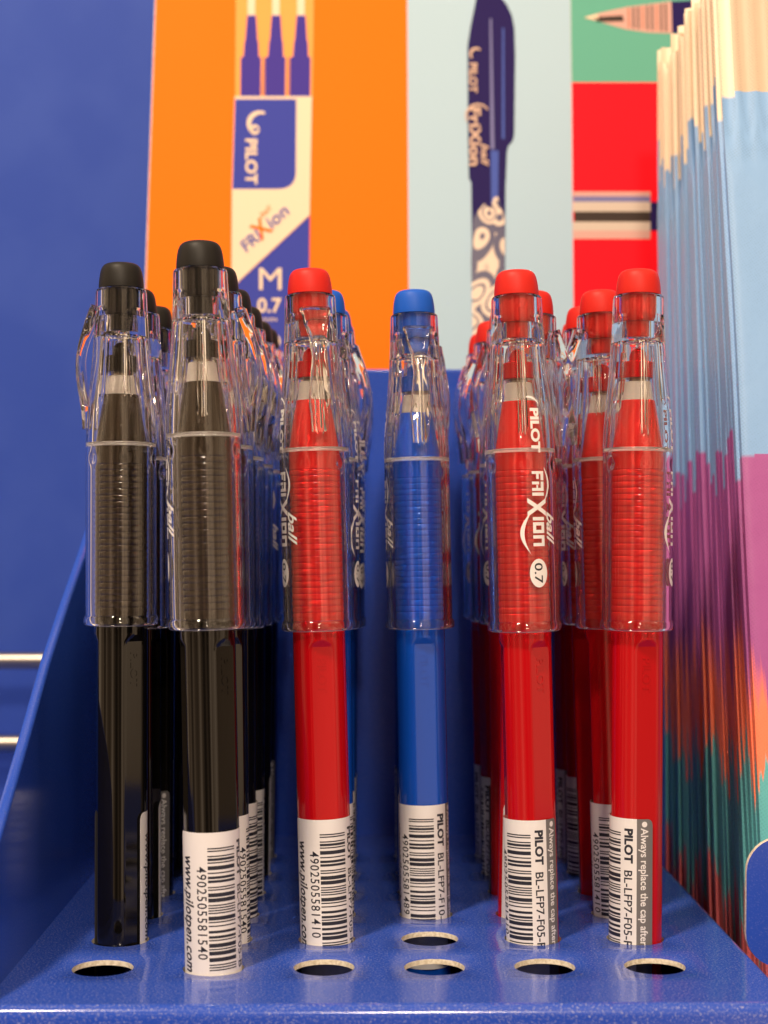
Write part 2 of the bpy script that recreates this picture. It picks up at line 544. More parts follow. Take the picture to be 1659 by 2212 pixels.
def lettering_mesh():
    mb = MB()
    rad = cap_r
    A = 0.0                                         # base line angle, letter tops towards growing angle
    def put(s, length, height, h_top, dy, bold=0.02, shear=0.0):
        vs, fs = glyphs(s, length, height, bold, shear)
        wrap_down(mb, [(x, y + dy) for x, y in vs], fs, h_top, A, rad, print_white)
    # emblem, maker's name, then the product name
    put('(', 1.7, 2.0, 105.8, 0.3, 0.03, 0.5)
    put('PILOT', 8.6, 1.8, 103.4, 0.35, 0.045)
    def block(rects, w, hgt, h_top, dy):            # squared letters made of butted bars
        for x0, y0, x1, y1 in rects:
            wrap_down(mb, [(x0 * w, y0 * hgt + dy), (x1 * w, y0 * hgt + dy), (x1 * w, y1 * hgt + dy), (x0 * w, y1 * hgt + dy)], [(0, 1, 2, 3)], h_top, A, rad, print_white)
    block([(0, 0, .3, 1), (.3, .74, 1, 1), (.3, .36, .85, .58)], 1.75, 2.5, 91.2, 0.2)
    block([(0, .74, 1, 1), (.68, .5, 1, .74), (.36, .36, 1, .5), (0, 0, .3, .60), (.68, 0, 1, .36)], 1.8, 2.5, 89.2, 0.2)
    block([(0, 0, 1, 1)], 0.62, 2.5, 87.1, 0.2)
    put('X', 3.6, 3.7, 86.1, -0.6, 0.04)
    block([(0, 0, 1, 1)], 0.66, 2.4, 82.4, 0.2)
    block([(0, .74, 1, 1), (0, 0, 1, .26), (0, .26, .3, .74), (.7, .26, 1, .74)], 2.1, 2.4, 81.4, 0.2)
    block([(0, .74, 1, 1), (0, 0, .3, .74), (.7, 0, 1, .74)], 2.1, 2.4, 78.9, 0.2)
    # swoosh under the last letters
    outer = [(5.4 + 8.2 * q / 16, -0.2 - 2.1 * math.sin(math.pi * q / 16)) for q in range(17)]
    inner = [(5.7 + 7.9 * q / 16, -0.25 - 1.25 * math.sin(math.pi * q / 16)) for q in range(16, -1, -1)]
    sw = [(x + 2.4, y) for x, y in outer + inner]
    wrap_down(mb, *poly(sw), 91.2, A, rad, print_white)
    outer = [(-0.6 + 6.6 * q / 12, 2.9 + 1.2 * math.sin(math.pi * q / 12)) for q in range(13)]
    inner = [(-0.4 + 6.2 * q / 12, 2.85 + 0.8 * math.sin(math.pi * q / 12)) for q in range(12, -1, -1)]
    wrap_down(mb, *poly(list(reversed(outer + inner))), 91.4, A, rad, print_white)
    put('ball', 6.4, 2.2, 83.4, 3.3, 0.02, 0.45)
    # size in an oval
    K = 28
    ring = [(2.75 * math.cos(2 * math.pi * q / K) + 2.75, 1.85 * math.sin(2 * math.pi * q / K) + 1.2) for q in range(K)]
    wrap_down(mb, *poly(ring), 74.4, A, rad, print_white)
    vs, fs = glyphs('0.7', 3.9, 1.7, 0.01)
    wrap_down(mb, [(x, y + 0.35) for x, y in vs], fs, 73.6, A, lambda h: rad(h) + 0.02, ink)
    return mb.data('lettering', 40)

CAP_ME, CLIP_ME, LET_ME, NOSE_ME = cap_mesh(), clip_mesh(), lettering_mesh(), nose_mesh()
COLOR_ME = {c: dict(barrel=barrel_mesh(c), grip=grip_mesh(c), eraser=eraser_mesh(c), plug=plug_mesh(c), label=label_mesh(c)) for c in ('black', 'red', 'blue')}

def make_pen(c):
    root = empty('gel_pen', (0, 0, 0))
    me = COLOR_ME[c]
    obj('barrel', me['barrel'], root)
    obj('grip', me['grip'], root)
    obj('label', me['label'], root)
    obj('nose_ring', NOSE_ME, root)
    obj('eraser', me['eraser'], root)
    cap = obj('cap', CAP_ME, root)
    obj('clip', CLIP_ME, cap)
    obj('lettering', LET_ME, cap)
    obj('tip_seat', me['plug'], cap)
    return root
PROTO = {c: make_pen(c) for c in COLOR_ME}
used = set()
def new_pen(c):
    if c not in used:
        used.add(c); return PROTO[c]
    src = PROTO[c]
    r = src.copy(); col.objects.link(r)
    for ch in src.children:
        k_ = ch.copy(); col.objects.link(k_); k_.parent = r
        for g in ch.children:
            q = g.copy(); col.objects.link(q); q.parent = k_
    return r
def kid(o, name):
    for ch in o.children:
        if ch.name.split('.')[0] == name: return ch

PITCH = 20.0
def grid(c, r): return (-47.5 + PITCH * c, 276.0 + PITCH * r)

# column, row, colour, height offset, top shift in x and y (mm over the pen's length), label angle, barrel angle, clip angle, lettering angle
PENS = [
    (0, 1, 'black', 1.0, -0.4, 0.0, 163, 40, -92, -170),
    (0, 2, 'black', -0.6, -0.7, 0.5, 180, 70, 175, 170),
    (0, 3, 'black', -1.0, 0.2, 0.5, -40, 20, 150, 175),
    (0, 4, 'black', -1.0, 0.3, 0.5, 190, 0, 110, -150),
    (1, 0, 'black', 1.3, -2.9, 0.3, 28, 45, 180, -95),
    (1, 1, 'black', 0.4, -1.9, 0.6, 97, 30, 82, 165),
    (1, 2, 'black', -0.6, -0.8, 0.6, 72, -20, 75, 150),
    (1, 3, 'black', -1.0, 0.2, 0.6, 40, 10, 70, 160),
    (1, 4, 'black', -1.2, 1.2, 0.6, 180, 50, 78, 20),
    (1, 5, 'black', 0.0, 1.6, 0.4, -30, 0, 80, 15),
    (2, 1, 'red', 0.0, -3.6, 0.2, 22, 3, 13, -77),
    (2, 2, 'blue', -0.8, -1.2, 0.4, 52, 30, 190, 64),
    (2, 3, 'blue', -1.5, 0.0, 0.4, 70, 60, 80, 66),
    (2, 4, 'blue', -1.5, 0.6, 0.4, 40, 10, 75, 62),
    (2, 5, 'blue', -3.4, 0.8, 0.4, 10, 25, 85, 58),
    (3, 2, 'blue', -0.7, -2.5, 0.2, -9, 3, 6, -98),
    (3, 3, 'blue', -1.8, -1.6, 0.3, 30, 30, 48, -120),
    (3, 4, 'blue', -2.0, -0.8, 0.3, 130, 80, 120, 150),
    (3, 5, 'blue', -2.0, -0.6, 0.3, 200, 10, 100, 170),
    (4, 1, 'red', -0.2, -3.0, 0.2, -35, 28, 176, 10),
    (4, 2, 'red', -0.8, 2.6, 0.5, 46, 70, 86, -150),
    (4, 3, 'red', -0.8, -0.6, 0.5, 178, 15, -100, -60),
    (4, 4, 'red', -1.2, -2.2, 0.5, -96, 40, -85, -38),
    (4, 5, 'red', -1.2, -2.6, 0.5, -118, 50, -80, -60),
    (5, 1, 'red', 0.0, 1.2, 0.2, -74, 10, 182, 58),
    (5, 2, 'red', -0.6, -3.3, 0.4, -20, 20, -84, -104),
    (5, 3, 'red', -0.8, -3.6, 0.4, 178, 70, 170, -90),
    (5, 4, 'red', -1.2, -2.0, 0.4, -52, 10, -95, -45),
    (5, 5, 'red', -2.4, -1.6, 0.4, -108, 40, 120, -70),
]
COLNAME = ['column beside the sloping side wall', 'column led by the tallest black pen', 'mixed column led by a red pen',
           'middle column of only blue pens', 'red column just right of the blue column', 'red column next to the paper packets']
ORD = ['front', 'second', 'third', 'fourth', 'fifth', 'rearmost']
SPECIAL = {
    (0, 1): 'black capped gel pen by the side wall, clip bulging left, empty hole before it',
    (1, 0): 'tallest black capped gel pen, nearest of all, barcode label facing forward',
    (2, 1): 'lone red capped gel pen between the black pens and the blue ones',
    (3, 2): 'front blue capped gel pen with two empty holes before it',
    (4, 1): 'red capped gel pen with white lettering down its clear cap',
    (5, 1): 'red capped gel pen beside the packets, grey warning strip on its label',
}
cnt = {}
for (c, r, colr, dz, lx, ly, la, ba, ca, ta) in PENS:
    o = new_pen(colr)
    i = cnt.get(c, 0); cnt[c] = i + 1
    x, y = grid(c, r)
    o.location = (x * S, y * S, (dz - 0.5) * S)
    o.rotation_euler = (-math.atan2(ly, 131.0), math.atan2(lx, 131.0), 0)
    kid(o, 'label').rotation_euler.z = R(la)
    kid(o, 'barrel').rotation_euler.z = R(ba)
    cap = kid(o, 'cap'); cap.rotation_euler.z = R(ca)
    kid(cap, 'lettering').rotation_euler.z = R(ta - ca)
    n_in = sum(1 for p_ in PENS if p_[0] == c)
    word = 'rearmost' if i == n_in - 1 else ORD[i]
    tag(o, SPECIAL.get((c, r), f'{colr} capped gel pen, {word} in the {COLNAME[c]}'), 'pen', 'capped pens standing in the display')

# ------------------------------------------------------------------ the display tray
XL, XR = -63.5, 70.3
YF, YB = 252.2, 402.0
TH = 1.05
root = tag(empty('display_tray', (0, 320, -40)), 'blue laminated card counter tray punched with rows of pen holes', 'display tray')
def tray_part(mb, name, angle=32):
    o = mb.build(name, root, angle)
    o.matrix_parent_inverse = Matrix.Translation((0, -320 * S, 40 * S))
    return o
HR = 5.5
def deck():
    mb = MB()
    N = 48
    xs = [XL] + [-57.5 + PITCH * i for i in range(7)] + [XR]
    ys = [YF + 2.0] + [266 + PITCH * i for i in range(7)] + [YB]
    for i in range(len(xs) - 1):
        for j in range(len(ys) - 1):
            x0, x1, y0, y1 = xs[i], xs[i + 1], ys[j], ys[j + 1]
            hole = 1 <= i <= 6 and 1 <= j <= 6
            if not hole:
                mb.add([(x0, y0, 0), (x1, y0, 0), (x1, y1, 0), (x0, y1, 0)], [(0, 1, 2, 3)], deck_blue)
                mb.add([(x0, y0, -TH), (x1, y0, -TH), (x1, y1, -TH), (x0, y1, -TH)], [(3, 2, 1, 0)], raw_card)
                continue
            cx, cy_ = (x0 + x1) / 2, (y0 + y1) / 2
            rr = random.Random(i * 17 + j)
            ph = rr.random() * 6
            vs, fs = [], []
            for q in range(N):
                t = 2 * math.pi * q / N
                ux, uy = math.cos(t), math.sin(t)
                k_ = 10.0 / max(abs(ux), abs(uy))
                hr = HR + 0.035 * math.sin(3 * t + ph) + 0.02 * math.sin(7 * t + ph * 2)
                vs.append((cx + ux * k_, cy_ + uy * k_, 0)); vs.append((cx + ux * (hr + 0.25), cy_ + uy * (hr + 0.25), 0))
                vs.append((cx + ux * hr, cy_ + uy * hr, -0.12))
                vs.append((cx + ux * (hr - 0.05), cy_ + uy * (hr - 0.05), -TH)); vs.append((cx + ux * k_, cy_ + uy * k_, -TH))
            top, wall, bot = [], [], []
            for q in range(N):
                a, b = 5 * q, 5 * ((q + 1) % N)
                top.append((a, b, b + 1, a + 1)); top.append((a + 1, b + 1, b + 2, a + 2))
                wall.append((a + 2, b + 2, b + 3, a + 3)); bot.append((a + 3, b + 3, b + 4, a + 4))
            mb.add(vs, top, deck_blue); mb.add(vs, wall, cut_edge); mb.add(vs, bot, raw_card)
    # corner fill so the squares' corners meet, then the rolled front edge and the front face
    K = 8
    vs, fs = [], []
    for q in range(K + 1):
        t = math.pi / 2 * q / K
        for x in (XL, XR): vs.append((x, YF + 2.0 - 2.0 * math.sin(t), -2.0 + 2.0 * math.cos(t)))
    for x in (XL, XR): vs.append((x, YF, -40))
    for q in range(K + 1): fs.append((2 * q, 2 * q + 2, 2 * q + 3, 2 * q + 1))
    mb.add(vs, fs, deck_blue)
    # right side: rolled edge and the face below it
    vs, fs = [], []
    for q in range(K + 1):
        t = math.pi / 2 * q / K
        for y in (YF + 2, YB): vs.append((XR + 1.6 * math.sin(t), y, -1.6 + 1.6 * math.cos(t)))
    for y in (YF + 2, YB): vs.append((XR + 1.6, y, -40))
    for q in range(K + 1): fs.append((2 * q, 2 * q + 2, 2 * q + 3, 2 * q + 1))
    mb.add(vs, fs, deck_blue)
    return mb
tray_part(deck(), 'deck', 40)
mb = MB(); mb.box(XL - 2, XR + 1.5, YF + 1, YB, -17, -14.3, wall_blue); tray_part(mb, 'inner_floor')
# back wall
mb = MB(); mb.box(XL - 2.6, XR + 1.6, YB, YB + 2.0, -40, 123.5, wall_blue); o = tray_part(mb, 'back_wall')
bv = o.modifiers.new('soft', 'BEVEL'); bv.width = 0.06; bv.segments = 3
# sloping side wall
mb = MB()
out = [(YF + 1, -40), (YB - 0.2, -40), (YB - 0.2, 118), (YB - 20, 105), (368, 92.5), (346, 79.0), (325, 67.5), (306, 56.5), (285, 42), (263, 27.5), (YF + 4, 17), (YF + 1, 12)]
n = len(out)
out = [(y, z - 3.5 if z > 0 else z) for y, z in out]
vs = [(XL - 2.2, y, z) for y, z in out] + [(XL, y, z) for y, z in out]
mb.add(vs, [tuple(range(n - 1, -1, -1)), tuple(range(n, 2 * n))] + [(i, (i + 1) % n, n + (i + 1) % n, n + i) for i in range(n)], wall_blue)
o = tray_part(mb, 'side_wall'); fix_normals(o.data)
bv = o.modifiers.new('soft', 'BEVEL'); bv.width = 0.09; bv.segments = 5; bv.limit_method = 'ANGLE'

# ------------------------------------------------------------------ header card with its printed pictures
def at(px, py, Y):                                  # a point of the 1659 x 2212 picture as a place Y millimetres away
    d = FWD * FPX + RIGHT * (px - 829.5) + UP * (1106 - py)
    return Vector((0, 0, CAM_H)) + d * (Y / d.y)
LEAN = math.tan(R(9)); CARD_Y = 440.0; CARD_Z0 = at(829, 800, CARD_Y).z
def on_card(px, py, lift=0.0):
    d = FWD * FPX + RIGHT * (px - 829.5) + UP * (1106 - py)
    k_ = (CARD_Y - lift + LEAN * (CAM_H - CARD_Z0)) / (d.y - LEAN * d.z)
    return Vector((0, 0, CAM_H)) + d * k_

def ink_mat(name, rgb, rough=0.35, spec=0.4):
    m = mat(name, srgb(*rgb), max(rough, 0.6), min(spec, 0.12))
    return m
p_orange = ink_mat('orange_print', (255, 116, 0), 0.6, 0.15); p_pale = ink_mat('pale_blue_print', (174, 203, 222), 0.6, 0.15)
p_green = ink_mat('green_print', (98, 172, 152), 0.6, 0.15); p_red = ink_mat('red_print', (255, 12, 34), 0.6, 0.15)
p_navy = ink_mat('navy_print', (34, 22, 86)); p_blue = ink_mat('blue_print', (58, 68, 165)); p_cream = ink_mat('white_print', (238, 214, 186))
p_bag = ink_mat('clear_bag_print', (255, 165, 85)); p_violet = ink_mat('violet_print', (66, 52, 150)); p_tan = ink_mat('tan_print', (190, 120, 95))
p_dark = ink_mat('dark_print', (62, 52, 48)); p_pink = ink_mat('pink_print', (214, 168, 158)); p_sheen = ink_mat('sheen_print', (72, 92, 175))
p_blush = ink_mat('blush_print', (214, 182, 164))
p_silver = ink_mat('silver_print', (206, 192, 178))
p_edge = ink_mat('grey_print', (120, 120, 170))
for m, a in ((p_orange, 0.03), (p_pale, 0.02), (p_red, 0.02)): bump(m, 2.0, 0.05, 0.05, 2)
hc = tag(empty('header_card', on_card(829, 860)), 'upright printed card with orange, pale blue, green and red panels behind the pens', 'header card')
hc_inv = Matrix.Translation(hc.location).inverted()
def card_part(name, shapes, parent=None):
    """shapes: (outline in picture units, print material, layer)"""
    mb = MB()
    for pts, m_, layer in shapes:
        vs = [on_card(x, y, layer * 0.06) for x, y in pts]
        mb.add(vs, [tuple(range(len(vs)))], m_)
    me = mb.data(name)
    bm = bmesh.new(); bm.from_mesh(me)
    for f in bm.faces:
        if f.normal.y > 0: f.normal_flip()
    bmesh.ops.triangulate(bm, faces=[f for f in bm.faces if len(f.verts) > 4])
    bm.to_mesh(me); bm.free()
    o = obj(name, me, hc); o.matrix_parent_inverse = hc_inv
    return o
def rect(x0, y0, x1, y1): return [(x0, y0), (x1, y0), (x1, y1), (x0, y1)]
# the board itself, a real thickness behind the prints
mb = MB()
f_ = [on_card(346, -330, 0), on_card(2050, -330, 0), on_card(2050, 1000, 0), on_card(300, 1000, 0)]
b_ = [p_ + Vector((0, 3.0, 0)) for p_ in f_]
mb.add(f_ + b_, [(3, 2, 1, 0), (4, 5, 6, 7), (0, 1, 5, 4), (1, 2, 6, 5), (2, 3, 7, 6), (3, 0, 4, 7)], cut_edge)
o = mb.build('board', hc); o.matrix_parent_inverse = hc_inv
card_part('orange_panel', [([(348, -330), (877.5, -330), (885, 1000), (302, 1000)], p_orange, 1)])
card_part('pale_blue_panel', [([(877.5, -330), (1229, -330), (1242, 1000), (885, 1000)], p_pale, 1)])
card_part('green_panel', [([(1229, -330), (2050, -330), (2050, 178), (1235, 178)], p_green, 1)])
card_part('red_panel', [([(1235, 178), (2050, 178), (2050, 1000), (1242, 1000)], p_red, 1)])
# refill pack picture
sh = [([(512, -330), (682, -330), (675, 210), (508, 210)], p_bag, 2)]
for cx in (543, 596, 650):
    sh += [(rect(cx - 8, -330, cx + 8, 33), p_cream, 3),
           ([(cx - 9, 33), (cx + 10, 33), (cx + 13, 85), (cx + 15, 92), (cx + 16, 122), (cx + 21, 124), (cx + 20, 213), (cx - 24, 213), (cx - 23, 124), (cx - 17, 122), (cx - 15, 92), (cx - 13, 85)], p_violet, 3)]
sh += [([(569, 124), (573, 124), (571, 205), (566, 205)], p_tan, 4), ([(622, 124), (627, 124), (626, 205), (621, 205)], p_tan, 4)]
sh += [([(507, 208), (674, 208), (669, 464), (513, 610), (500, 620), (501, 400)], p_cream, 5)]
r_ = [(640, 214), (639, 375), (637, 386), (632, 396), (624, 403), (612, 407), (600, 408), (502, 408), (508, 214)]
sh += [(r_, p_blue, 6), ([(669, 466), (665, 830), (492, 830), (500, 623), (513, 612)], p_blue, 6)]
card_part('refill_pack_picture', sh)
# clicker pen picture
swirl = mat('swirl_print', srgb(214, 190, 172), 0.35, 0.4)
n_, l_, b_n = nodes(swirl)
t_ = n_.new('ShaderNodeTexCoord'); mp_ = n_.new('ShaderNodeMapping'); mp_.inputs['Scale'].default_value = (1.0, 1.0, 0.8)
ns = n_.new('ShaderNodeTexNoise'); ns.inputs['Scale'].default_value = 0.9; ns.inputs['Detail'].default_value = 0
dn = n_.new('ShaderNodeVectorMath'); dn.operation = 'MULTIPLY_ADD'; dn.inputs[1].default_value = (0.5, 0.5, 0.5)
vr = n_.new('ShaderNodeTexVoronoi'); vr.inputs['Scale'].default_value = 1.45; vr.inputs['Randomness'].default_value = 0.9
rp = n_.new('ShaderNodeValToRGB'); NV = srgb(36, 28, 84); CR = srgb(222, 198, 176)
rp.color_ramp.interpolation = 'EASE'
els = rp.color_ramp.elements
els[0].position = 0.10; els[0].color = NV
els[1].position = 0.15; els[1].color = CR
for p_, c_ in ((0.29, CR), (0.32, NV), (0.36, NV), (0.40, CR), (0.52, CR), (0.56, NV), (0.78, NV), (0.84, CR)):
    x_ = els.new(p_); x_.color = c_
l_.new(t_.outputs['Object'], mp_.inputs['Vector']); l_.new(mp_.outputs['Vector'], ns.inputs['Vector'])
l_.new(ns.outputs['Color'], dn.inputs[0]); l_.new(mp_.outputs['Vector'], dn.inputs[2]); l_.new(dn.outputs['Vector'], vr.inputs['Vector'])
l_.new(vr.outputs['Distance'], rp.inputs['Fac']); l_.new(rp.outputs['Color'], b_n.inputs['Base Color'])
body = [(1030, -330), (1075, -330), (1080, -10), (1096, 12), (1106, 34), (1111, 60), (1113, 120), (1111, 290), (1108, 304), (1098, 316), (1095, 330), (1093, 385), (1092, 400), (1090, 800), (1086, 1000),
        (1024, 1000), (1018, 395), (1013, 385), (1011, 300), (1010, 100), (1016, 60), (1028, 0)]
sw = [(1022, 470), (1034, 455), (1046, 440), (1060, 452), (1066, 428), (1075, 424), (1082, 450), (1090, 470), (1089, 1000), (1026, 1000), (1018, 560)]
card_part('clicker_pen_picture', [(body, p_navy, 2), ([(1060, 325), (1077, 325), (1076, 440), (1061, 440)], p_sheen, 3), ([(1058, 40), (1062, 40), (1068, 322), (1060, 322)], p_edge, 3),
                                  ([(1085, 60), (1089, 60), (1090, 300), (1084, 300)], p_sheen, 3), (sw, swirl, 4)])
# gel pen pictures at the right
tip = [([(1261, 38), (1300, 27), (1356, 15), (1450, 3), (1452, 72), (1400, 70), (1352, 63), (1300, 48)], p_pink, 2),
       ([(1282, 37), (1345, 33), (1348, 46), (1290, 47)], p_dark, 3), ([(1450, 3), (1760, -10), (1760, 80), (1452, 72)], p_navy, 2), ([(1261, 38), (1292, 30), (1294, 44)], p_cream, 3)]
for q in range(9):
    x = 1356 + q * 10
    tip.append(([(x, 17 - q * 1.2), (x + 4, 16.5 - q * 1.2), (x + 5, 60 + q), (x + 1, 60 + q)], p_dark if q % 3 else p_tan, 3))
card_part('gel_pen_tip_picture', tip)
card_part('gel_pen_barrel_picture', [(rect(1238, 414, 1405, 424), p_pink, 2), (rect(1238, 424, 1405, 436), p_edge, 2), (rect(1238, 436, 1405, 457), p_silver, 2), (rect(1240, 457, 1405, 479), p_dark, 2),
                                     (rect(1238, 479, 1405, 498), p_silver, 2), (rect(1238, 498, 1405, 516), p_pink, 2), (rect(1405, 436, 1760, 498), p_navy, 2)])
# writing on the card
def card_text(s, px, py, length, height, rot, m_, layer=8, bold=0.02, shear=0.0):
    vs, fs = glyphs(s, length, height, bold, shear)
    ca, sa = math.cos(R(rot)), math.sin(R(rot))
    return [on_card(px + x * ca + y * sa, py + x * sa - y * ca, layer * 0.06) for x, y in vs], fs, m_
def front_mesh(name, *items):
    mb = MB()
    for it in items: mb.add(*it)
    me = mb.data(name)
    bm = bmesh.new(); bm.from_mesh(me)
    for f in bm.faces:
        if f.normal.y > 0: f.normal_flip()
    bm.to_mesh(me); bm.free()
    o = obj(name, me, hc); o.matrix_parent_inverse = hc_inv
    return o
for a in (card_text('PILOT', 531, 300, 98, 25, 90, p_cream, bold=0.03), card_text('M', 560, 626, 48, 50, 0, p_cream, bold=0.0), card_text('0.7', 556, 674, 52, 31, 0, p_cream, bold=0.02),
          card_text('mm', 566, 694, 32, 11, 0, p_cream, bold=0.0), card_text('2', 572, 770, 38, 50, 0, p_cream, bold=0.02),
          card_text('FRI', 533, 545, 48, 26, -42, p_blue, bold=0.01, shear=0.1), card_text('X', 563, 520, 36, 40, -42, p_orange, bold=0.02), card_text('ion', 588, 494, 52, 28, -42, p_blue, bold=0.01, shear=0.1),
          card_text('ball', 566, 470, 30, 12, -42, p_orange, bold=0.0, shear=0.3),
          card_text('PILOT', 1014, 136, 64, 17, 90, p_blush, bold=0.03), card_text('FriXion', 1015, 232, 126, 24, 90, p_blush, bold=0.03), card_text('ball', 1040, 310, 48, 16, 90, p_blush, bold=0.02, shear=0.3)):
    front_mesh('printed_word', a)
# the emblem before the maker's name: a hooked arc and a ball
def arc_band(cx, cy_, r0, r1, a0, a1, m_, n=14):
    pts = []
    for q in range(n + 1):
        a = R(a0 + (a1 - a0) * q / n); pts.append((cx + r1 * math.cos(a), cy_ + r1 * math.sin(a)))
    for q in range(n, -1, -1):
        a = R(a0 + (a1 - a0) * q / n); w = 0.5 + 0.5 * math.sin(math.pi * q / n); r = r1 - (r1 - r0) * w
        pts.append((cx + r * math.cos(a), cy_ + r * math.sin(a)))
    return [on_card(x, y, 0.48) for x, y in pts], [tuple(range(len(pts)))], m_
front_mesh('printed_emblem', arc_band(560, 266, 17, 27, 130, 300, p_cream), arc_band(550, 280, 3, 11, 0, 350, p_cream))
front_mesh('printed_emblem', arc_band(1028, 116, 8, 14, 130, 320, p_blush)); front_mesh('printed_emblem', arc_band(1032, 250, 22, 27, 150, 330, p_blush))

# ------------------------------------------------------------------ paper packets in the next tray
def packet_mat():
    m = mat('packet_print', (0.8, 0.8, 0.8, 1), 0.42, 0.4)
    n, l, b = nodes(m)
    t = n.new('ShaderNodeTexCoord'); sp = n.new('ShaderNodeSeparateXYZ'); l.new(t.outputs['Object'], sp.inputs['Vector'])
    oi = n.new('ShaderNodeObjectInfo')
    # torn-brush lower bands: shifted per packet
    mr = n.new('ShaderNodeMapRange'); mr.inputs['From Min'].default_value = 0.0; mr.inputs['From Max'].default_value = 23.0
    l.new(sp.outputs['Z'], mr.inputs['Value'])
    ad = n.new('ShaderNodeMath'); ad.operation = 'MULTIPLY_ADD'; ad.inputs[1].default_value = 0.05; l.new(oi.outputs['Random'], ad.inputs[0]); l.new(mr.outputs['Result'], ad.inputs[2])
    ns = n.new('ShaderNodeTexNoise'); ns.inputs['Scale'].default_value = 2.0; ns.inputs['Detail'].default_value = 3
    mp = n.new('ShaderNodeMapping'); mp.inputs['Scale'].default_value = (5.0, 9.0, 0.16); l.new(t.outputs['Object'], mp.inputs['Vector']); l.new(mp.outputs['Vector'], ns.inputs['Vector'])
    # the side folds carry the lower bands' colours, the front face is cut straight
    ge = n.new('ShaderNodeNewGeometry'); sn = n.new('ShaderNodeSeparateXYZ')
    l.new(ge.outputs['Normal'], sn.inputs['Vector'])
    side = n.new('ShaderNodeMath'); side.operation = 'LESS_THAN'; side.inputs[1].default_value = 0.28; l.new(sp.outputs['X'], side.inputs[0])
    low = n.new('ShaderNodeMath'); low.operation = 'LESS_THAN'; low.inputs[1].default_value = 0.36; l.new(mr.outputs['Result'], low.inputs[0])
    amp = n.new('ShaderNodeMath'); amp.operation = 'MULTIPLY'; l.new(side.outputs[0], amp.inputs[0]); l.new(low.outputs[0], amp.inputs[1])
    nb = n.new('ShaderNodeMath'); nb.operation = 'SUBTRACT'; nb.inputs[1].default_value = 0.5; l.new(ns.outputs['Fac'], nb.inputs[0])
    wv = n.new('ShaderNodeMath'); wv.operation = 'MULTIPLY'; l.new(nb.outputs[0], wv.inputs[0]); l.new(amp.outputs[0], wv.inputs[1])
    w2 = n.new('ShaderNodeMath'); w2.operation = 'MULTIPLY_ADD'; w2.inputs[1].default_value = 0.13; l.new(wv.outputs[0], w2.inputs[0]); l.new(ad.outputs[0], w2.inputs[2])
    def ramp(stops):
        r = n.new('ShaderNodeValToRGB'); r.color_ramp.interpolation = 'CONSTANT' if len(stops) < 7 else 'LINEAR'
        els = r.color_ramp.elements
        els[0].position = stops[0][0]; els[0].color = stops[0][1]
        els[1].position = stops[1][0]; els[1].color = stops[1][1]
        for p_, c_ in stops[2:]:
            x = els.new(p_); x.color = c_
        return r
    Z = lambda z: (z + 22) / 230
    cream, sky, plum, coral, teal, rust = srgb(240, 222, 196), srgb(126, 168, 216), srgb(158, 80, 146), srgb(252, 128, 92), srgb(92, 176, 182), srgb(206, 100, 104)
    a = ramp([(0.0, rust), (Z(-1) + 0.025, rust), (Z(0.5) + 0.025, teal), (Z(29) + 0.025, teal), (Z(30.5) + 0.025, coral), (Z(44) + 0.025, coral), (Z(53) + 0.025, plum), (Z(94.8) + 0.025, plum), (Z(95) + 0.025, sky), (Z(177.8) + 0.025, sky), (Z(178) + 0.025, cream)])
    f = ramp([(0.0, teal), (Z(20) + 0.025, plum), (Z(95) + 0.025, sky), (Z(178) + 0.025, srgb(196, 176, 152))])  # front cream darker than the edges': the face's weaker light painted into its colour
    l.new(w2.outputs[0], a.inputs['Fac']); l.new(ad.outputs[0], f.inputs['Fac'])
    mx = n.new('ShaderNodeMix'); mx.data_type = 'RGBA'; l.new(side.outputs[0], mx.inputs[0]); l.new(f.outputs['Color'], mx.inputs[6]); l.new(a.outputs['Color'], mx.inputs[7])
    # printing screen dots
    vo = n.new('ShaderNodeTexVoronoi'); vo.inputs['Scale'].default_value = 17; vo.inputs['Randomness'].default_value = 0.12
    rot = n.new('ShaderNodeMapping'); rot.inputs['Rotation'].default_value = (0, R(32), 0); l.new(t.outputs['Object'], rot.inputs['Vector']); l.new(rot.outputs['Vector'], vo.inputs['Vector'])
    dr = n.new('ShaderNodeMapRange'); dr.inputs['From Min'].default_value = 0.1; dr.inputs['From Max'].default_value = 0.5; dr.inputs['To Min'].default_value = 0.86; dr.inputs['To Max'].default_value = 1.12
    l.new(vo.outputs['Distance'], dr.inputs['Value'])
    mu = n.new('ShaderNodeVectorMath'); mu.operation = 'SCALE'; l.new(mx.outputs[2], mu.inputs[0]); l.new(dr.outputs['Result'], mu.inputs['Scale'])
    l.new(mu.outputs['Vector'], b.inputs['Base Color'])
    bn = n.new('ShaderNodeTexNoise'); bn.inputs['Scale'].default_value = 1.3; bn.inputs['Detail'].default_value = 3; l.new(t.outputs['Object'], bn.inputs['Vector'])
    bu = n.new('ShaderNodeBump'); bu.inputs['Strength'].default_value = 0.35; bu.inputs['Distance'].default_value = 0.05
    l.new(bn.outputs['Fac'], bu.inputs['Height']); l.new(bu.outputs['Normal'], b.inputs['Normal'])
    return m
packet_print = packet_mat()
PW, PH = 72.0, 230.0
